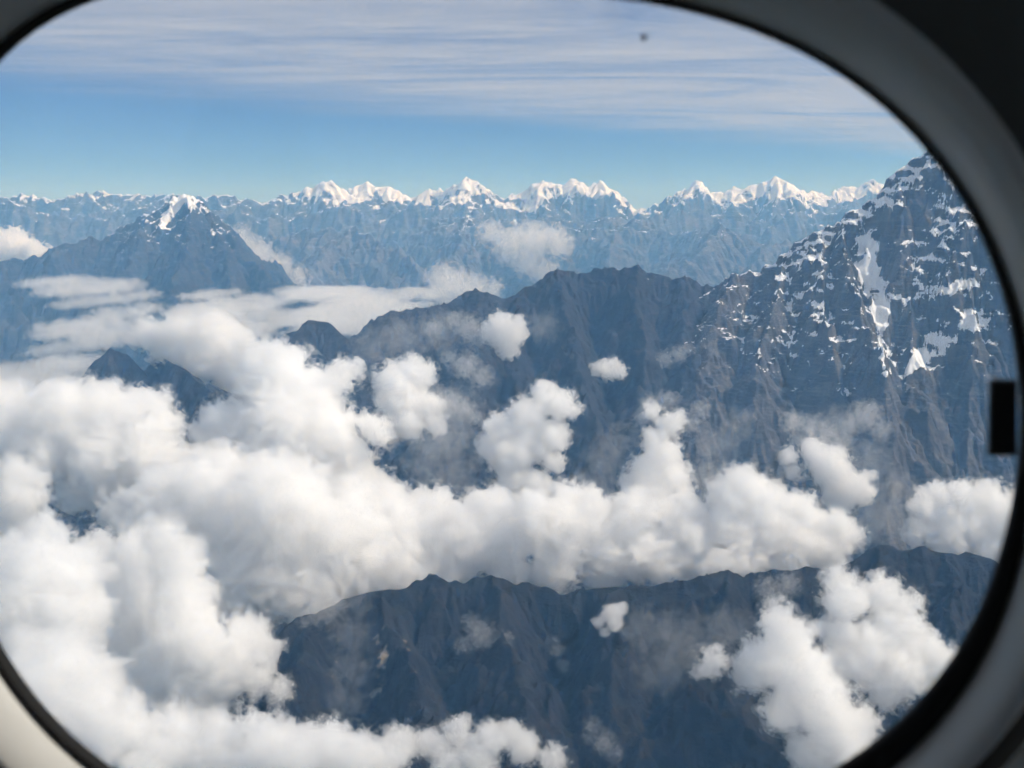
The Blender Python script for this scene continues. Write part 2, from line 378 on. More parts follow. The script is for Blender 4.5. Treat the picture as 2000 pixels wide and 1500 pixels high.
mountain('rock_mountain', ROCK, (1500, 7600), (7600, 14000), 13,
         [(RM, 54, (2, 420, 55, 42, 620, 4))] + [(a, s, (1, 300, 58, 42, 300, 4)) for a, s in RS], FLOOR, 41, noise=(760, 165), rough=(170, 42), tooth=1., terrace=(140, .45),
         ero=(60000, 18, 4, .07, 2), snowfn=snow_by(-950, 900, .56, 2.2, scale=380, bias=.18),
         strokes=[([(1690,535),(1715,590),(1760,590)], 30, .75), ([(1720,600),(1725,660),(1735,730)], 17, .8), ([(1790,700),(1850,650),(1905,630)], 32, .85), ([(1800,690),(1765,740)], 12, .7), ([(1690,470),(1700,530),(1680,480)], 22, .5), ([(1560,560),(1600,590),(1570,640)], 40, .22),
                  ([(1790,545),(1800,575),(1860,565),(1900,550)], 15, .75), ([(1510,655),(1580,710),(1660,775)], 7, .6), ([(1440,650),(1480,690),(1490,720)], 9, .5),
                  ([(1600,560),(1560,640)], 60, .10), ([(1480,525),(1540,515),(1600,500)], 5, .5), ([(1690,470),(1710,490)], 12, .35), ([(1800,375),(1830,390)], 10, .4),
                  ([(1760,540),(1740,440),(1790,400)], 34, -.5), ([(1400,800),(1600,900),(1850,860)], 90, -.7), ([(1400,600),(1440,560)], 30, -.4)],
         props={'label': 'steep banded rock mountain streaked with snow, rising out of sight at the window edge', 'category': 'mountain'})
MR = [(660,690,12.0*K),(690,662,12.1*K),(720,640,12.2*K),(770,604,12.4*K),(800,605,12.5*K),(840,600,12.6*K),(880,590,12.8*K),(905,572,13*K),(935,564,13*K),(970,575,13*K),(995,584,13*K),(1020,564,13.2*K),
      (1060,545,13.3*K),(1090,521,13.4*K),(1130,530,13.4*K),(1170,519,13.4*K),(1210,525,13.3*K),(1250,518,13.2*K),(1272,535,13.1*K),(1310,541,13*K),(1342,535,12.9*K),(1385,553,12.8*K),(1430,560,12.6*K)]
MS = [([(1090,521,13.4*K),(1095,600,12.4*K),(1120,680,11.5*K),(1150,780,10.6*K),(1170,880,9.9*K)], 42), ([(935,564,13*K),(940,640,12.0*K),(900,720,11.1*K),(880,800,10.4*K)], 40),
      ([(1250,518,13.2*K),(1240,600,12.2*K),(1260,680,11.4*K),(1250,780,10.6*K),(1260,880,9.9*K)], 43), ([(1342,535,12.9*K),(1330,620,12*K),(1345,700,11.2*K),(1330,800,10.4*K),(1340,900,9.8*K)], 43),
      ([(770,604,12.4*K),(750,660,11.7*K),(720,740,11*K)], 40), ([(1020,565,13.2*K),(1010,660,12*K),(1010,760,11*K)], 40)]
mountain('dark_ridge', rock_material('dark_ridge_rock', (.016, .016, .018), (.038, .036, .036), (.075, .07, .067), .4, fine=1.5, fleck=1.1), (-2300, 3200), (8200, 14600), 14,
         [(MR, 46, (2, 520, 47, 38, 560, 4, (-1, 1), 40))] + [(a, s, (1, 380, 47, 38, 320, 4, (-1, 1), 40)) for a, s in MS], FLOOR, 43, noise=(660, 130), rough=(150, 30), tooth=.9, terrace=(90, .3),
         ero=(60000, 18, 5, .07, 2), snowfn=snow_by(-640, 500, .80, 2.0, scale=300, bias=-.22),
         strokes=[([(1130,530),(1260,545),(1290,560)], 14, .22), ([(1255,535),(1285,560)], 6, .4), ([(1225,630),(1205,660)], 8, .7), ([(1140,620),(1155,635)], 6, .6), ([(1130,640),(1180,710)], 3, .4)],
         props={'label': 'dark jagged ridge with thin snow running down from the steep rock mountain', 'category': 'mountain ridge'})

# summits that stand out of the cloud
def peak(name, crest, slope, seed, label, pad=1500, g=(2, 300, 48, 34, 420, 4), cell=14):
    q = np.array([P(*c) for c in crest]); lo = q.min(0) - pad; hi = q.max(0) + pad
    return mountain(name, ROCK_D, (lo[0], hi[0]), (lo[1], hi[1]), cell, [(crest, slope, g)], max(q[:, 2].min() - 1100, FLOOR), seed, noise=(420, 50), rough=(110, 14), terrace=(70, .3),
                    ero=(26000, 20, seed, .08, 3), snowfn=snow_by(400, 500, .9, 1.0, bias=-.6), props={'label': label, 'category': 'mountain'})
ROCK_D = rock_material('summit_rock', (.024, .024, .025), (.046, .044, .043), (.07, .065, .06), .2)
peak('rocky_summit', [(480,672,13.2*K),(500,666,13*K),(540,670,12.9*K),(560,650,12.7*K),(582,646,12.6*K),(600,625,12.5*K),(640,627,12.5*K),(665,643,12.4*K),(690,666,12.3*K),(715,715,11.9*K)], 52, 51,
     'blunt rock summit out of cloud at the low end of the dark ridge')
peak('rocky_peak', [(90,765,11.2*K),(125,752,11.3*K),(150,737,11.4*K),(170,735,11.4*K),(185,705,11.5*K),(215,678,11.5*K),(240,690,11.5*K),(270,714,11.4*K),(300,745,11.3*K)], 50, 52,
     'small rock peak poking out of white cloud below the dark pyramid mountain')
peak('slanting_spur', [(312,690,11.6*K),(330,700,11.4*K),(350,716,11.2*K),(395,748,10.9*K),(425,775,10.6*K),(450,810,10.2*K)], 50, 53,
     'slanting dark rock spur half sunk in cloud beside the small rock peak')

# the ridge close below
FR = [(500,1330,5.5*K),(540,1262,5.7*K),(580,1205,5.9*K),(600,1194,6.0*K),(640,1186,6.0*K),(690,1170,6.05*K),(720,1153,6.1*K),(760,1150,6.1*K),(800,1146,6.15*K),(840,1127,6.2*K),(880,1134,6.2*K),(920,1122,6.2*K),
      (955,1117,6.2*K),(1000,1138,6.2*K),(1050,1145,6.2*K),(1090,1158,6.15*K),(1130,1150,6.15*K),(1200,1150,6.1*K),(1260,1150,6.1*K),(1320,1140,6.1*K),(1380,1122,6.15*K),(1420,1117,6.2*K),(1450,1124,6.2*K),
      (1500,1112,6.2*K),(1560,1105,6.2*K),(1620,1100,6.25*K),(1680,1080,6.3*K),(1720,1068,6.3*K),(1760,1072,6.3*K),(1800,1057,6.3*K),(1840,1070,6.3*K),(1880,1080,6.3*K),(1910,1085,6.3*K),(1990,1120,6.3*K),(2100,1150,6.3*K)]
FS = [([(720,1155,6.1*K),(745,1200,5.85*K),(775,1270,5.5*K),(810,1340,5.2*K),(840,1420,4.9*K)], 46), ([(600,1195,6*K),(590,1260,5.7*K),(560,1340,5.3*K)], 44),
      ([(955,1118,6.2*K),(970,1200,5.8*K),(1010,1300,5.35*K),(1040,1400,4.95*K)], 43), ([(1200,1150,6.1*K),(1190,1240,5.7*K),(1200,1350,5.2*K)], 43),
      ([(1420,1118,6.2*K),(1400,1200,5.8*K),(1360,1300,5.35*K),(1330,1420,4.9*K)], 44), ([(1720,1068,6.3*K),(1740,1160,5.9*K),(1720,1280,5.3*K)], 44), ([(1840,1070,6.3*K),(1860,1160,5.9*K),(1870,1280,5.4*K)], 44)]
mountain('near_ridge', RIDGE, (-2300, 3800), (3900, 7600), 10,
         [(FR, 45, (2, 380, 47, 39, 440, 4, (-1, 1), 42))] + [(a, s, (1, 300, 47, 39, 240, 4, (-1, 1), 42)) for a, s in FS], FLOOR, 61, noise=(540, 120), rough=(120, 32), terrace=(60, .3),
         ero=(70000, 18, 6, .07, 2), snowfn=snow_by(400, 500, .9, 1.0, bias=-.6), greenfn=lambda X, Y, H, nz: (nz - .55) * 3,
         strokes=[([(735,1215),(745,1280),(735,1350)], 34, 2.05), ([(790,1250),(815,1310)], 14, 1.9), ([(655,1290),(650,1340)], 10, 1.9), ([(1410,1140),(1400,1190)], 18, 1.75)],  # tan strokes put the sunlight on the spur into the rock colour
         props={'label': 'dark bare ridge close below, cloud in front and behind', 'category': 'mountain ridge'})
print('mountains', time.time() - T0)

# valley ground under it all
gm = new_mat('valley_ground'); g = N(gm)
geo = g.n('NewGeometry'); nz_ = g.noise(geo.outputs['Position'], .0012, 8, .6)
b = g.n('BsdfPrincipled', i_Roughness=.95); g.l(g.mixc(g.ramp(nz_, .35, .65), (.018, .026, .018), (.038, .042, .03)), b.inputs['Base Color']); g.l(b.outputs[0], g.out.inputs[0])
nx = ny = 160
gx, gy = np.meshgrid(np.linspace(-90e3, 90e3, nx), np.linspace(-30e3, 90e3, ny))
gz = FLOOR - 60 + fbm(gx / 6000, gy / 6000, 5) * 220
idx = np.arange(nx * ny).reshape(ny, nx)
add('valley_terrain', make_mesh('valley_terrain', np.stack([gx.ravel(), gy.ravel(), gz.ravel()], 1),
    np.stack([idx[:-1, :-1].ravel(), idx[:-1, 1:].ravel(), idx[1:, 1:].ravel(), idx[1:, :-1].ravel()], 1), gm), None, kind='structure')

# ------------------------------------------------------------------ the air
hm = new_mat('haze_air'); g = N(hm)
HAZE_D, HAZE_C = 2.7e-5, (.23, .55, 1.0)
pv = g.n('VolumePrincipled', i_Density=HAZE_D); pv.inputs['Color'].default_value = HAZE_C + (1,); pv.inputs['Absorption Color'].default_value = (1, 1, 1, 1)
g.l(pv.outputs[0], g.out.inputs['Volume'])
bx = [(x, y, z) for x in (-91e3, 91e3) for y in (-31e3, 91e3) for z in (FLOOR - 700, 1900.)]
add('haze', make_mesh('haze', bx, [(0,1,3,2),(4,6,7,5),(0,4,5,1),(2,3,7,6),(0,2,6,4),(1,5,7,3)], hm, False), None, kind='stuff', label='thin blue air between the mountains')

# ------------------------------------------------------------------ clouds
def worley(n, cells, seed):
    r = np.random.default_rng(seed); pts = r.random((cells, cells, cells, 3)).astype(np.float32)
    ax = (np.arange(n) + .5) / n * cells; ci = np.floor(ax).astype(int); fr = (ax - ci).astype(np.float32)
    best = np.full((n, n, n), 9., np.float32)
    for a in (-1, 0, 1):
        for b in (-1, 0, 1):
            for c in (-1, 0, 1):
                p = pts[np.ix_((ci + a) % cells, (ci + b) % cells, (ci + c) % cells)]
                d = (p[..., 0] + a - fr[:, None, None])**2 + (p[..., 1] + b - fr[None, :, None])**2 + (p[..., 2] + c - fr[None, None, :])**2
                np.minimum(best, d, out=best)
    return np.sqrt(best)
NT = 96
WOR = worley(NT, 12, 3)                                  # 8 voxels to a cell
def soft_tile(n, beta, seed):
    r = np.random.default_rng(seed); a = np.fft.rfftn(r.standard_normal((n, n, n)).astype(np.float32))
    k = np.fft.fftfreq(n) * n; kz = np.fft.rfftfreq(n) * n
    kk = np.sqrt(k[:, None, None]**2 + k[None, :, None]**2 + kz[None, None, :]**2); kk[0, 0, 0] = 1
    a *= np.where(kk < 3, 0, kk**(-beta / 2)); a = np.fft.irfftn(a, s=(n, n, n)).astype(np.float32); return a / a.std()
FBM = soft_tile(NT, 3.6, 8)
def samp(T, p):
    n = T.shape[0]; i = np.floor(p).astype(np.int32); f = (p - i).astype(np.float32); i %= n; j = (i + 1) % n
    x0, y0, z0 = (i[:, 0] * n, i[:, 1], i[:, 2]); x1, y1, z1 = (j[:, 0] * n, j[:, 1], j[:, 2]); fx, fy, fz = f.T
    T = T.ravel()
    q = [(a + b) * n for a in (x0, x1) for b in (y0, y1)]
    def line(c): return ((T[q[0] + c] * (1 - fx) + T[q[2] + c] * fx) * (1 - fy) + (T[q[1] + c] * (1 - fx) + T[q[3] + c] * fx) * fy)
    return line(z0) * (1 - fz) + line(z1) * fz

def nets(D):
    """smooth closed skin round D > 0"""
    s = D > 0; c = np.zeros(tuple(k - 1 for k in D.shape), np.int8)
    for dx in (0, 1):
        for dy in (0, 1):
            for dz in (0, 1): c += s[dx:dx + c.shape[0], dy:dy + c.shape[1], dz:dz + c.shape[2]]
    act = (c > 0) & (c < 8); idx = np.argwhere(act); ids = np.full(c.shape, -1, np.int32); ids[act] = np.arange(len(idx))
    acc = np.zeros((len(idx), 3), np.float32); cnt = np.zeros(len(idx), np.float32)
    vals = {o: D[idx[:, 0] + o[0], idx[:, 1] + o[1], idx[:, 2] + o[2]] for o in [(a, b, c_) for a in (0, 1) for b in (0, 1) for c_ in (0, 1)]}
    for ax in range(3):
        oth = [k for k in range(3) if k != ax]
        for a in (0, 1):
            for b in (0, 1):
                o0 = [0, 0, 0]; o0[oth[0]] = a; o0[oth[1]] = b; o1 = list(o0); o1[ax] = 1
                v0 = vals[tuple(o0)]; v1 = vals[tuple(o1)]; cr = (v0 > 0) != (v1 > 0)
                p = np.zeros((len(idx), 3), np.float32); p += o0; p[:, ax] = np.where(cr, v0 / (v0 - v1 + 1e-20), 0)
                acc += p * cr[:, None]; cnt += cr
    V = idx + acc / np.maximum(cnt, 1)[:, None]; Q = []
    for ax in range(3):
        o = [k for k in range(3) if k != ax]
        s0 = [slice(1, -1)] * 3; s0[ax] = slice(0, -1); s1 = list(s0); s1[ax] = slice(1, None)
        a = s[tuple(s0)]; b = s[tuple(s1)]; e = np.argwhere(a != b); fl = a[tuple(e.T)]; e[:, o[0]] += 1; e[:, o[1]] += 1
        def I(d0, d1):
            q = e.copy(); q[:, o[0]] += d0; q[:, o[1]] += d1; return ids[tuple(q.T)]
        q = np.stack([I(-1, -1), I(0, -1), I(0, 0), I(-1, 0)], 1); flip = fl if ax != 1 else ~fl
        q[~flip] = q[~flip][:, ::-1]; Q.append(q)
    Q = np.concatenate(Q); return V, Q[(Q >= 0).all(1)]

def tidy(V, Q, keep=220):
    """drops crumbs too small to matter"""
    lab = np.arange(len(V))
    for _ in range(60):
        m = lab[Q].min(1); new = lab.copy()
        for k in range(4): np.minimum.at(new, Q[:, k], m)
        new = new[new]
        if (new == lab).all(): break
        lab = new
    n = np.bincount(lab[Q[:, 0]], minlength=len(V)); Q = Q[n[lab[Q[:, 0]]] >= min(keep, n.max())]
    used = np.unique(Q); mp = np.zeros(len(V), np.int64); mp[used] = np.arange(len(used)); return V[used], mp[Q]

def cloud_mat(name, dens, surf, aniso=.25):
    m = new_mat(name); g = N(m)
    v = g.n('VolumePrincipled', i_Density=dens, i_Anisotropy=aniso); v.inputs['Color'].default_value = (1, 1, 1, 1); v.inputs['Absorption Color'].default_value = (1, 1, 1, 1)
    g.l(v.outputs[0], g.out.inputs['Volume'])
    if not surf: return m
    t = g.n('BsdfTransparent'); d = g.n('BsdfDiffuse'); d.inputs[0].default_value = (.95, .95, .95, 1); mx = g.n('MixShader'); mx.inputs[0].default_value = surf
    g.l(t.outputs[0], mx.inputs[1]); g.l(d.outputs[0], mx.inputs[2]); g.l(mx.outputs[0], g.out.inputs['Surface']); return m
M_CORE = cloud_mat('cloud_water', .016, .012); M_VEIL = cloud_mat('cloud_edge', .0035, 0); M_MIST = cloud_mat('mist', .0008, .002); M_THIN = cloud_mat('thin_cloud', .0026, .004); M_DECK = cloud_mat('cloud_deck', .0017, .004)
NTRI = [0]
def skin(C, Rr, S, h, amp, grow_, rm, seed, wisp, soft=1.0):
    ext = Rr[:, None] * S
    lo = (C - ext * 1.7).min(0) - 3 * h; hi = (C + ext * 1.7).max(0) + 3 * h; n = np.ceil((hi - lo) / h).astype(int) + 2
    ax = [lo[k] + h * np.arange(n[k], dtype=np.float32) for k in range(3)]
    D = np.full(n, -1., np.float32)
    for c, e, rr in zip(C, ext, Rr):
        i0 = np.maximum(((c - lo - 1.9 * e) / h).astype(int), 0); i1 = np.minimum(((c - lo + 1.9 * e) / h).astype(int) + 2, n)
        sl = tuple(slice(a, b) for a, b in zip(i0, i1))
        q = ((ax[0][sl[0]] - c[0]) / e[0])[:, None, None]**2 + ((ax[1][sl[1]] - c[1]) / e[1])[None, :, None]**2 + ((ax[2][sl[2]] - c[2]) / e[2])[None, None, :]**2
        v = (1 - np.sqrt(q)) * np.float32(min(max(rr / rm, .22), 1.3)**.8); k = .12; o = D[sl]; hh = np.maximum(k - np.abs(v - o), 0) / k
        D[sl] = np.maximum(v, o) + hh * hh * k * .25
    near = (D > -.9) & (D < .75); I = np.argwhere(near); p = (I * h).astype(np.float32) + lo.astype(np.float32)
    p = p + np.float32(seed * 1371.7)
    rm = rm * .8
    warp = samp(FBM, p * np.float32(10. / rm))
    pw = p + (warp * .16 * rm)[:, None] * np.array((1, .6, -.8), np.float32)
    w1 = .55 - samp(WOR, pw * np.float32(8 / (rm * .95))); w2 = .55 - samp(WOR, pw * np.float32(8 / (rm * .42)) + 31); w3 = .55 - samp(WOR, pw * np.float32(8 / (rm * .19)) + 57)
    f1 = samp(FBM, p * np.float32(14. / rm) + 5); f2 = samp(FBM, pw * np.float32(44. / rm) + 12); f3 = samp(FBM, pw * np.float32(120. / rm) + 41); f4 = samp(FBM, pw * np.float32(300. / rm) + 7)
    nz = (1 - wisp) * (.50 * w1 + .44 * w2 + .34 * w3) * 1.3 + (.34 + .40 * wisp) * f1 * .6 + ((.26 + .14 * wisp) * f2 + .20 * f3 + .10 * f4) * soft
    D[near] += amp * nz * (1 - .45 * np.clip(D[near], 0, 1)) + grow_
    for k in range(3):
        a = [slice(None)] * 3
        for e in (0, -1): a[k] = e; D[tuple(a)] = -1
    V, Q = tidy(*nets(D)); NTRI[0] += 2 * len(Q)
    return lo + V * h, Q

def cloud(label, puffs, Y, thin=False, deck=False, amp=.95, seed=None, veil=True, px=3.4, wisp=0., group='cumulus clouds between the ridges', mist=False):
    q = [(*a[:3], *(a[3:] or (1,))) for a in puffs]; seed = seed if seed is not None else len(puffs) + int(puffs[0][0]) % 13
    r = np.random.default_rng(int(puffs[0][0] * 7 + puffs[0][1])); C = []; Rr = []; S = []
    for a in q:
        px_, py_, rad = a[:3]; yy = Y * (1 + r.normal(0, .25) * rad / F) + (0 if deck else -(py_ - puffs[0][1]) * 1.1)
        c = P(px_, py_, yy); m = rad * yy / F
        if deck:
            dy = a[3] * yy / max(py_ - 415, 40)
            for _ in range(22):
                t = r.random() * 6.283; k = math.sqrt(r.random()); s = m * (.16 + .22 * r.random())
                C.append(c + np.array((math.cos(t) * k * m * .85, math.sin(t) * k * dy * .85, r.normal(0, .03) * m))); Rr.append(s * 1.15); S.append((1.3, 1.7, .40))
        else:
            C.append(c); Rr.append(m * .88); S.append((1, 1.0, .95))
            for _ in range(5):
                d = r.normal(0, 1, 3); d[2] = abs(d[2]) * .8; d /= np.linalg.norm(d); s = m * (.28 + .26 * r.random())
                C.append(c + d * (m * .98 - s * .7)); Rr.append(s); S.append((1, 1, 1))
    C = np.array(C); Rr = np.array(Rr); S = np.array(S); rm = float(np.percentile(Rr, 80)) * (.8 if deck else 1); o = C.mean(0); o[2] = C[:, 2].min()
    h = px * Y / F
    if deck: h *= 1.15
    root = bpy.data.objects.new('cloud', None); LINK(root); root.location = o; root['label'] = label; root['category'] = 'cloud'; root['group'] = group
    m1 = M_MIST if mist else M_DECK if deck else (M_THIN if thin else M_CORE)
    V, Q = skin(C, Rr, S, h, amp * (1.7 if thin else 1.35 if deck else 1), -.03 if not thin else .02, rm, seed, max(wisp, .6 if thin else .5 if deck else 0.), .5 if mist else 1.)
    add('core', make_mesh('cloud_core', V - o, Q, m1), root)
    if veil and not thin and not deck and Y < 9500:
        V, Q = skin(C, Rr, S, h * 1.35, amp * 1.3, .10, rm, seed + .003, .7, .55)
        add('veil', make_mesh('cloud_veil', V - o, Q, M_VEIL), root)
    return root

cloud('bright heaped cloud at the left rim of the window, above the sunlit sill', [(60,1110,80),(85,1040,40),(130,1130,70),(40,1190,90),(130,1210,80),(10,1110,60),(170,1190,42)], 4900)
cloud('big pale cloud filling the lower left corner by the black seal', [(110,1300,80),(60,1270,50),(155,1300,45),(60,1340,80),(150,1370,90),(210,1310,32),(100,1410,90),(220,1425,80),(320,1450,75),(420,1462,75),(520,1452,66),(40,1420,80),(300,1500,80),(450,1520,90),(600,1500,80)], 4250)
cloud('white puff rising from grey cloud at the bottom, left of the near ridge', [(650,1450,45),(620,1470,60),(700,1480,55),(750,1490,45),(580,1500,60)], 4000)
cloud('tall lumpy cloud with ragged right side beside the near ridge', [(370,1250,75),(350,1100,55),(360,1180,66),(300,1300,60),(430,1290,66),(480,1240,46),(503,1270,42),(440,1330,52),(500,1325,38),(545,1345,26),(300,1350,50),(380,1350,60),(320,1050,46)], 5300)
cloud('broad cloud bank in the middle left behind the tall lumpy cloud', [(540,990,105),(430,1015,100),(650,1050,95),(580,1085,105),(480,1125,95),(700,1110,85),(600,1145,85),(300,1010,55),(240,1000,40),(330,960,52),(400,960,66)], 6900)
cloud('long row of round cloud heaps right behind the near ridge crest', [(800,1050,75),(760,1025,62),(785,1110,75),(900,1045,64),(960,1065,64),(962,1000,50),(1005,1055,58),(860,1100,75),(1055,1010,54),(1100,1045,70),(1160,1010,52),(1180,1065,70),(1240,1085,54),(1080,1110,54),(1000,1125,45),(1180,1110,50),(1235,1010,50),(1335,1020,48),(860,1005,46),(1120,985,46)], 7000)
cloud('large bright cloud mass on the left below the small rock peak', [(120,820,76),(40,840,76),(190,795,54),(250,805,55),(300,795,36),(312,835,40),(200,865,76),(80,885,66),(270,885,64),(325,910,46),(345,900,30),(250,935,54),(200,905,66),(-10,800,60),(160,960,46),(-40,870,70)], 8000)
cloud('grey shaded cloud floor low on the left between the bright heaps', [(240,1160,70),(220,1240,60),(270,1090,60),(250,1300,45),(190,1080,45),(310,1220,50),(200,1330,40)], 5700, wisp=.4)
cloud('pale cloud bank filling the gap under the white tower', [(420,930,60),(480,960,60),(380,980,50),(560,950,60),(760,990,46),(820,1000,46),(700,990,60)], 7600, wisp=.3)
cloud('small upright cloud puff at the left rim below the large bright mass', [(40,980,45),(30,930,42),(20,1010,45),(78,935,22),(70,970,28)], 6600)
cloud('tall white cloud tower left of centre, blue gap on its left', [(570,830,85),(505,710,42),(540,745,70),(590,785,72),(640,850,66),(680,885,46),(480,835,54),(430,825,44),(410,855,34),(500,890,64),(600,910,74),(665,735,30),(688,722,20),(740,842,32),(718,832,26),(430,870,34),(680,930,54),(735,965,45)], 8400)
cloud('soft grey cloud behind the white tower, under the flat cloud layer', [(420,660,56),(480,695,46),(350,655,45),(400,705,54),(460,725,54),(330,690,35),(290,655,30)], 11600, wisp=.4)
cloud('round puff standing between the white tower and the centre column', [(790,780,50),(770,745,40),(800,722,28),(822,732,30),(800,828,35),(840,792,28),(762,782,30),(850,830,24)], 9000)
cloud('ragged cloud column in the centre in front of the dark slopes', [(1000,885,50),(1062,772,28),(1092,790,34),(1112,800,22),(1030,812,38),(980,842,38),(1040,862,45),(958,872,28),(1080,852,34),(1080,900,24),(1012,940,40),(1052,950,34),(1000,972,46)], 8300)
cloud('narrow cloud column just right of the centre column', [(1290,890,38),(1272,802,17),(1310,830,28),(1280,852,24),(1262,932,44),(1312,932,38),(1272,982,54),(1322,972,38),(1230,952,22),(1330,815,14)], 8300)
cloud('big heaped cloud right of centre behind the near ridge', [(1500,1040,62),(1450,942,38),(1430,972,44),(1490,982,50),(1420,1032,56),(1560,1002,42),(1602,1032,44),(1640,1032,34),(1662,1052,28),(1560,1072,56),(1450,1092,56),(1350,1062,44),(1340,1100,46),(1400,1110,46),(1540,1110,40),(1622,1080,40),(1290,1092,54)], 7000)
cloud('leaning cloud puff before the foot of the steep rock mountain', [(1620,912,42),(1592,882,28),(1652,950,40),(1682,962,28),(1540,892,18),(1550,922,18),(1642,972,34),(1700,930,12)], 8500)
cloud('small ragged puff high on the foot of the steep rock mountain', [(1690,812,28),(1722,840,20),(1662,832,18),(1582,842,12),(1550,822,12),(1705,795,14)], 8900, thin=True)
cloud('round topped cloud at the right rim of the window', [(1860,1020,52),(1830,972,34),(1880,972,38),(1930,972,34),(1930,1022,46),(1800,992,28),(1790,1042,30),(1975,1000,40),(1850,1055,40),(1920,1072,36),(1960,1085,46),(2020,1030,50)], 6900)
cloud('big bright cloud low on the right in front of the near ridge', [(1560,1320,70),(1520,1212,36),(1540,1252,52),(1500,1292,54),(1602,1382,70),(1642,1442,70),(1662,1492,56),(1580,1472,46),(1530,1392,46),(1470,1312,44),(1392,1292,28),(1370,1310,18),(1602,1342,36),(1692,1402,26)], 4700)
cloud('cloud heap over the right end of the near ridge', [(1750,1222,54),(1640,1132,32),(1650,1172,48),(1720,1162,44),(1770,1182,34),(1800,1272,48),(1840,1292,40),(1700,1262,54),(1640,1242,38),(1620,1232,28),(1692,1312,44),(1760,1312,54),(1650,1292,44),(1822,1335,36),(1730,1352,40)], 5000)
cloud('one small round puff on the near ridge slope', [(1195,1200,24),(1200,1220,18),(1170,1215,15),(1212,1190,17),(1180,1235,12)], 5500, amp=.6)
cloud('low cloud heaps along the bottom edge in the middle', [(890,1432,32),(902,1412,20),(960,1442,36),(1000,1434,30),(1022,1462,36),(930,1482,46),(840,1452,34),(780,1455,42),(1080,1484,30),(880,1495,40),(720,1500,50)], 4350)
G2 = 'thin wisps on the slopes'
cloud('faint shred of cloud at the bottom edge right of the low heaps', [(1180,1450,24),(1158,1420,18),(1200,1470,18),(1150,1440,12)], 4500, thin=True, group=G2)
cloud('white puff against the dark ridge below its saddle', [(985,655,32),(980,632,26),(992,682,24),(960,650,24),(1010,632,18),(1002,652,28)], 10800)
cloud('thin wisp left of the white puff on the dark ridge', [(915,640,26),(890,625,18),(930,660,20),(850,640,16)], 10900, thin=True, group=G2)
cloud('small puff on the dark slope right of centre', [(1190,722,24),(1168,722,16),(1212,726,17)], 9800)
cloud('torn wisp across the face of the near ridge', [(940,1240,28),(920,1215,18),(960,1260,20),(985,1250,18),(950,1295,14),(905,1260,18)], 5600, thin=True, group=G2)
cloud('little shred of cloud on the near ridge near the torn wisp', [(1090,1270,14),(1100,1300,14),(1085,1250,9)], 5500, thin=True, group=G2)
cloud('grey puff on the left end of the near ridge', [(640,1190,28),(618,1202,20),(662,1178,18),(595,1215,14)], 5800, thin=True, group=G2)
cloud('wisp before the dark slopes left of the centre column', [(910,715,26),(940,735,22),(880,700,16)], 9900, thin=True, group=G2)
cloud('wisp before the dark slopes above the narrow column', [(1325,692,17),(1300,702,17),(1345,684,12)], 9500, thin=True, group=G2)
cloud('wisp just right of the top of the narrow column', [(1368,802,18),(1350,826,18)], 9300, thin=True, group=G2)
G4 = 'thin mist on the dark slopes'
for lab, pf, Y in (('veil of mist on the dark slope left of the centre column', [(860,860,60),(880,930,50),(830,910,40),(900,800,40)], 8700),
                   ('veil of mist on the dark slope between the two cloud columns', [(1150,960,50),(1180,900,40),(1140,1000,40),(1210,860,30)], 8500),
                   ('veil of mist over the saddle in front of the steep rock mountain', [(1390,940,50),(1400,870,40),(1370,1000,45),(1440,830,30)], 8600),
                   ('veil of mist beside the leaning puff at the foot of the steep rock mountain', [(1720,1010,50),(1750,960,40),(1700,900,40),(1640,830,35)], 8300),
                   ('veil of mist along the face of the near ridge on its right', [(1330,1260,60),(1260,1230,45),(1420,1230,45),(1290,1310,45)], 5300),
                   ('pane ghost reflection, added as a faint veil over the left end of the near ridge', [(690,1240,40),(685,1310,40),(700,1180,30),(680,1370,35)], 5300),  # thin volume added to imitate a ghost reflection in the pane
                   ('veil of mist over the low saddle of the dark ridge', [(780,660,40),(850,650,40),(720,680,35),(1060,640,30)], 11000)):
    cloud(lab, pf, Y, thin=True, mist=True, group=G4)
cloud('shreds of cloud right of the round puff', [(875,790,26),(905,800,20),(860,770,18),(925,815,14)], 9000, thin=True, group=G2)
cloud('shredded cloud at the top of the leaning puff', [(1585,835,26),(1550,825,22),(1615,850,24),(1640,870,22),(1560,860,18)], 8700, thin=True, group=G2)
cloud('rising shred over the narrow column', [(1275,795,24),(1300,780,18),(1255,815,18)], 8500, thin=True, group=G2)
cloud('low shreds of cloud under the row of heaps near the crest', [(1500,1150,24),(1540,1140,24),(1520,1160,20)], 5900, thin=True, group=G2)
G3 = 'flat cloud layer'
cloud('flat sunlit cloud layer filling the valley behind the dark ridge', [(700,605,100,30),(800,585,60,20),(640,640,60,22),(650,575,70,16),(760,605,60,20),(840,570,30,12),(720,640,50,14),(730,580,60,14)], 19000, deck=True, group=G3, amp=.5)
cloud('flat cloud layer at the foot of the dark pyramid mountain', [(450,605,90,26),(390,575,30,8),(520,625,70,20),(350,645,60,18),(430,575,40,10),(590,575,60,14),(600,620,60,18),(450,640,80,14)], 18000, deck=True, group=G3, amp=.6)
cloud('streaky cloud layer on the left beneath the dark pyramid mountain', [(180,640,80,20),(230,660,70,16),(240,610,50,14),(120,680,50,10)], 16000, deck=True, group=G3, amp=1.05, wisp=.7)
cloud('thin high streak of cloud across the left foot of the dark pyramid mountain', [(180,562,70,12),(120,550,50,8),(250,580,40,10),(170,590,40,10)], 19500, deck=True, group=G3, amp=1.15, wisp=.8)
cloud('dim cloud sheet at the left edge above the large bright mass', [(40,735,110,22),(130,705,60,14),(-40,750,90,20),(90,770,80,16)], 12500, deck=True, group=G3, amp=.6)
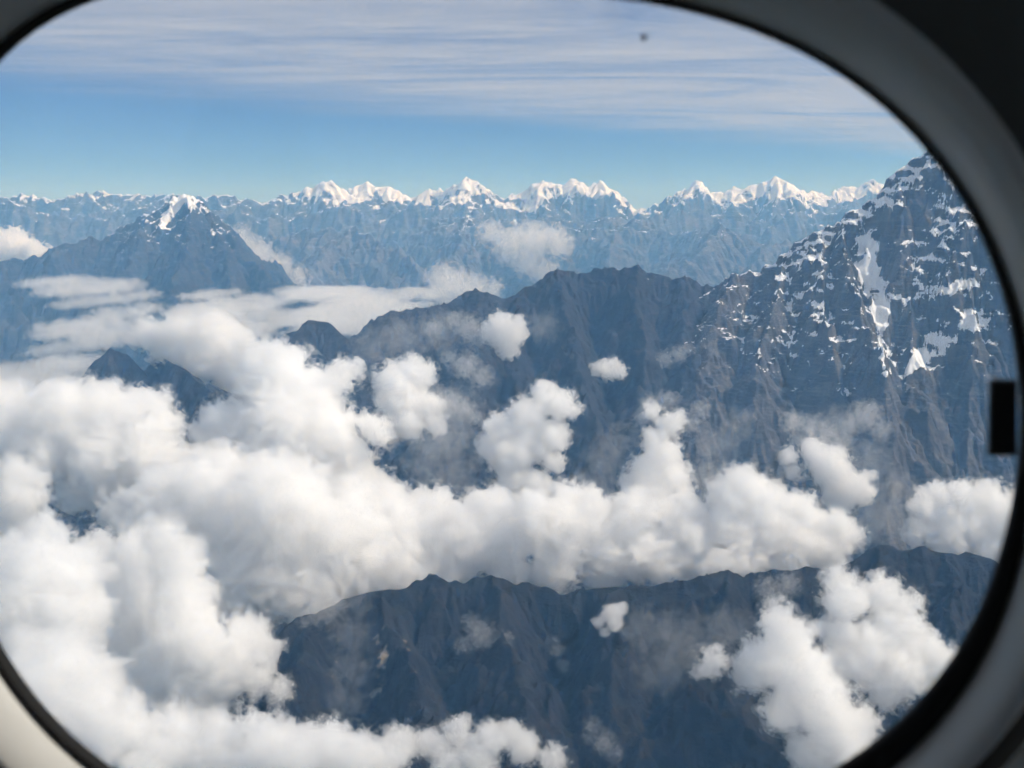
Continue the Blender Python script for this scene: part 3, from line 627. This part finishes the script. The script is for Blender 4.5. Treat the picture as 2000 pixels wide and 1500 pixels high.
cloud('slanting stream of cloud between the two hazy hills', [(1000,480,34),(958,455,22),(1042,470,34),(1090,476,26),(1032,512,28),(1062,532,24),(1080,462,20)], 30500, thin=True)
cloud('cloud in the valley left of the slanting stream', [(885,560,36),(858,545,24),(925,570,28),(870,578,24),(960,565,20)], 25500, thin=True)
cloud('low white cloud at the left rim near the far range', [(20,490,40),(-20,480,34),(60,492,26),(85,490,14)], 29500, wisp=.3)
cloud('streak of cloud behind the right shoulder of the dark pyramid', [(470,472,26),(505,497,28),(545,522,26),(580,545,22)], 29000, thin=True)
print('clouds', NTRI[0], time.time() - T0)

# ------------------------------------------------------------------ the aeroplane: window and cabin
WD = .28
YAW, PIT, ROL, CX, CY, WA, WB, WP = .2988, .0057, -.1883, -.1295, -.0233, .5284, .3992, 2.7059
FC = [-0.0128, -0.0025, 0.0098, -0.0039, 0.0086, 0.0223, 0.0438, 0.0161, -0.0223, 0.003, -0.008, 0.0015, 0.0025]
def cw(v): return np.array((v[0], v[1] * sp + v[2] * cp, v[1] * cp - v[2] * sp))     # (right, up, ahead) -> world
n_ = np.array((math.sin(YAW) * math.cos(PIT), math.sin(PIT), math.cos(YAW) * math.cos(PIT)))
a_ = np.cross((0, 1, 0), n_); a_ /= np.linalg.norm(a_); b_ = np.cross(n_, a_)
a2 = a_ * math.cos(ROL) + b_ * math.sin(ROL); b2 = -a_ * math.sin(ROL) + b_ * math.cos(ROL)
WC, WX, WY, WN = cw(np.array((CX, CY, 1.0)) * WD), cw(a2), cw(b2), cw(n_)
NS = 160
th = np.linspace(0, 2 * np.pi, NS, endpoint=False)
rad = (1 + FC[0] + sum(FC[2 * k - 1] * np.cos(k * th) + FC[2 * k] * np.sin(k * th) for k in range(1, 7))) / (np.abs(np.cos(th))**WP + np.abs(np.sin(th))**WP)**(1 / WP)
OUT = np.stack([WA * rad * np.cos(th), WB * rad * np.sin(th)], 1) * WD
tg = np.roll(OUT, -1, 0) - np.roll(OUT, 1, 0); ON = np.stack([tg[:, 1], -tg[:, 0]], 1); ON /= np.linalg.norm(ON, axis=1)[:, None]
for _ in range(6): ON = (np.roll(ON, 1, 0) + ON * 2 + np.roll(ON, -1, 0)) / 4
ON /= np.linalg.norm(ON, axis=1)[:, None]
def ring(off, dep):
    """the outline moved outwards by off and into the cabin by dep (metres)"""
    q = OUT + ON * np.asarray(off).reshape(-1, 1) * np.ones((NS, 1)); return q[:, :1] * WX + q[:, 1:] * WY - (np.asarray(dep) * np.ones(NS))[:, None] * WN
def loft(rings, close=False):
    V = np.concatenate(rings); Q = []; m = len(rings); i = np.arange(NS); j = (i + 1) % NS
    for k in range(m if close else m - 1):
        a = k * NS; b = ((k + 1) % m) * NS; Q.append(np.stack([a + i, a + j, b + j, b + i], 1))
    return V, np.concatenate(Q)
def plastic(name, col, rough, bump=.0, col2=None):
    m = new_mat(name); g = N(m); b = g.n('BsdfPrincipled', i_Roughness=rough); b.inputs['Specular IOR Level'].default_value = .35
    tcn = g.n('TexCoord'); k = g.noise(tcn.outputs['Object'], 9., 5, .6); f = g.noise(tcn.outputs['Object'], 900., 3, .6)
    g.l(g.mixc(g.ramp(k, .3, .7), col, col2 or tuple(c * .86 for c in col)), b.inputs['Base Color'])
    if bump:
        bp = g.n('Bump', i_Strength=bump, i_Distance=.0004); g.l(f, bp.inputs['Height']); g.l(bp.outputs[0], b.inputs['Normal'])
    g.l(b.outputs[0], g.out.inputs[0]); return m
M_SEAL = plastic('black_rubber', (.008, .008, .008), .9, .2); M_TRIM = plastic('cream_plastic', (.60, .59, .56), .5, .25, (.54, .53, .50))
M_WALL = plastic('grey_plastic', (.60, .62, .60), .5, .3); M_DARK = plastic('dark_gap', (.02, .02, .02), .8); M_CABIN = plastic('cabin_lining', (.74, .75, .75), .6)
win = bpy.data.objects.new('cabin_window', None); LINK(win); win.location = WC
win['label'] = 'oval aeroplane window with black seal and pale trim ring'; win['category'] = 'window'
ang = np.arctan2(OUT[:, 1], OUT[:, 0])
def lobe(a0, wd): return np.exp(-((ang - a0 + np.pi) % (2 * np.pi) - np.pi)**2 / (2 * wd * wd))
sw = .0015 + .0050 * lobe(R(-36), .5) - .0010 * lobe(R(45), .5)           # the seal looks widest low on the right
V, Q = loft([ring(-.0003, -.0022), ring(0, .0006), ring(sw * .3, .0016), ring(sw * .7, .0014), ring(sw, .0006), ring(sw, -.004)], True); add('seal', make_mesh('seal', V, Q, M_SEAL), win)
up = np.clip(lobe(R(38), .55) * 1.1, 0, 1); tw = .0125 - .0058 * lobe(R(-36), .7) - .0035 * up; td = .010 * up          # the moulding is wide and deep up on the right
V, Q = loft([ring(sw - .0004, -.003), ring(sw + .0002, .0007), ring(sw + tw * .18, .0042 + td * .42), ring(sw + tw * .4, .0075 + td * .72), ring(sw + tw * .7, .0105 + td * .93), ring(sw + tw, .0118 + td), ring(sw + tw + .0002 + .003 * up, .0114 + td), ring(sw + tw + .0004 + .006 * up, .0085 + td * .8), ring(sw + tw + .0006 + .008 * up, .003 + td * .5)]); add('trim_ring', make_mesh('trim_ring', V, Q, M_TRIM), win)
V, Q = loft([ring(sw + tw - .0005, .0080 + td * .3), ring(sw + tw + .0052 + .0075 * up, .0080 + td * .3)]); add('gap', make_mesh('gap', V, Q, M_DARK), win)
# glass: one slab, clear, faintly mirroring
gm2 = new_mat('window_glass'); g = N(gm2); t = g.n('BsdfTransparent'); t.inputs[0].default_value = (.965, .975, .98, 1); gl = g.n('BsdfGlossy', i_Roughness=.03)
mx = g.n('MixShader'); mx.inputs[0].default_value = .015; g.l(t.outputs[0], mx.inputs[1]); g.l(gl.outputs[0], mx.inputs[2]); g.l(mx.outputs[0], g.out.inputs[0])
def slab(off, d0, d1):
    r0, r1 = ring(off, d0), ring(off, d1); c0, c1 = r0.mean(0), r1.mean(0); V = np.concatenate([r0, r1, [c0, c1]]); i = np.arange(NS); j = (i + 1) % NS
    T = [np.stack([i, j, np.full(NS, 2 * NS)], 1), np.stack([NS + j, NS + i, np.full(NS, 2 * NS + 1)], 1), np.stack([i, NS + i, NS + j], 1), np.stack([i, NS + j, j], 1)]
    return V, np.concatenate(T)
V, Q = slab(.002, -.0030, -.0012); pane = add('pane', make_mesh('pane', V, Q, gm2, False), win)
def ray_on(px, py, dep):
    d = cw(np.array(((px - 1000) / F, (750 - py) / F, 1.0))); p0 = WC - WN * dep; return d * (p0 @ WN / (d @ WN)) - WC
def block(corners, dep, thick, bev=.0006):
    c = np.array([ray_on(x, y, dep) for x, y in corners]); m = c.mean(0); inn = m + (c - m) * .93; V = np.concatenate([c, c - WN * thick * .8, inn - WN * thick]); Q = [(3, 2, 1, 0), (8, 9, 10, 11)]
    for k in range(4):
        l = (k + 1) % 4; Q += [(k, l, 4 + l, 4 + k), (4 + k, 4 + l, 8 + l, 8 + k)]
    return V, Q
V, Q = block([(1932, 740), (1982, 742), (1982, 888), (1928, 888)], .0006, .004); add('latch', make_mesh('latch', V, Q, M_SEAL, False), win, label='black rectangular tab standing over the glass')
c = ray_on(1258, 73, -.0012); k = np.linspace(0, 6.283, 12, endpoint=False); rr = .0008 * (1 + .25 * np.sin(3 * k))
V = np.concatenate([[c - WN * .0004], c + np.outer(rr * np.cos(k), WX) + np.outer(rr * np.sin(k), WY) - WN * .0001]); i = np.arange(12)
add('dirt_speck', make_mesh('dirt_speck', V, np.stack([np.zeros(12, int), 1 + i, 1 + (i + 1) % 12], 1), plastic('dirt', (.10, .10, .11), .9)), pane)

# the cabin round the camera: side panel with the window hole, ceiling, floor, ends and the far side with its own windows
HX, HT, HB, DEPTH = 1.6, .75, 1.05, 1.4
o0 = sw + tw + .0050 * (1 - .8 * up) + .0075 * up
flare = [(0, .0085), (.0012, .0115), (.004, .0135), (.02, .0165), (.05, .022), (.10, .034)]
rings = [ring(o0 + a, b + td * (1 if a < .03 else .7)) for a, b in flare]
q = OUT + ON * (np.asarray(o0) + .10)[:, None]; sc_ = np.minimum(np.where(q[:, 0] > 0, HX, HX) / np.maximum(np.abs(q[:, 0]), 1e-6), np.where(q[:, 1] > 0, HT, HB) / np.maximum(np.abs(q[:, 1]), 1e-6))
for f, d in ((.25, .05), (.6, .09), (1., .14)):
    s_ = 1 + (sc_ - 1) * f; e = q * s_[:, None]; rings.append(e[:, :1] * WX + e[:, 1:] * WY - WN * d)
V, Q = loft(rings); add('cabin_wall', make_mesh('cabin_wall', V + WC, Q, M_WALL), None, kind='structure')
# an added dark sheet standing in for the shade that fills the corner above the window's right shoulder
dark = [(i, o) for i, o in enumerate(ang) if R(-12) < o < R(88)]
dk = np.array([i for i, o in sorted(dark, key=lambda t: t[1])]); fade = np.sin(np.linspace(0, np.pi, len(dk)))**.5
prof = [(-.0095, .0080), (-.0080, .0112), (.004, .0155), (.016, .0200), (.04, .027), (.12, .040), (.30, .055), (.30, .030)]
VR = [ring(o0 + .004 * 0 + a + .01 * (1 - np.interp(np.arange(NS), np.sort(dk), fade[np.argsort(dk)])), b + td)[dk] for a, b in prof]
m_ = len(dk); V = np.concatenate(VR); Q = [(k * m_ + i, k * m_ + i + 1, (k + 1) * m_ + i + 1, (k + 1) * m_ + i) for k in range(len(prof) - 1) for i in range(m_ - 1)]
add('corner_shade_panel', make_mesh('corner_shade_panel', V + WC, Q, plastic('corner_shade', (.085, .088, .083), .7, .4)), None, kind='structure')
def L(x, y, d): return WC + x * WX + y * WY - d * WN
def box(x0, x1, y0, y1, d0, d1):
    v = [L(x, y, d) for x in (x0, x1) for y in (y0, y1) for d in (d0, d1)]; return v, [(0,1,3,2),(4,6,7,5),(0,4,5,1),(2,3,7,6),(0,2,6,4),(1,5,7,3)]
def room(name, boxes, m=None):
    V = []; Q = []
    for bx_ in boxes:
        v, f = box(*bx_); Q += [tuple(len(V) + k for k in t) for t in f]; V += v
    add(name, make_mesh(name, V, Q, m or M_CABIN, False), None, kind='structure')
room('cabin_ceiling', [(-HX - .1, HX + .1, HT - .02, HT + .05, .02, DEPTH + .1)])
room('cabin_floor', [(-HX - .1, HX + .1, -HB - .05, -HB + .02, .02, DEPTH + .1)])
room('cabin_end_wall', [(-HX - .08, -HX + .02, -HB + .021, HT - .021, .02, DEPTH)]); room('cabin_bulkhead', [(HX - .02, HX + .08, -HB + .021, HT - .021, .02, DEPTH)])
wins = [-1.2, -.6, 0., .6, 1.2]  # openings out of view, enlarged to throw more daylight on the window panel
far_ = [(-HX + .021, HX - .021, .30, HT - .021, DEPTH - .05, DEPTH), (-HX + .021, HX - .021, -HB + .021, -.20, DEPTH - .05, DEPTH)]
xs = [-HX + .021] + [v for x in wins for v in (x - .19, x + .19)] + [HX - .021]
far_ += [(xs[2 * k], xs[2 * k + 1], -.199, .299, DEPTH - .05, DEPTH) for k in range(len(wins) + 1)]
room('cabin_opposite_wall', far_)
print('done', time.time() - T0)
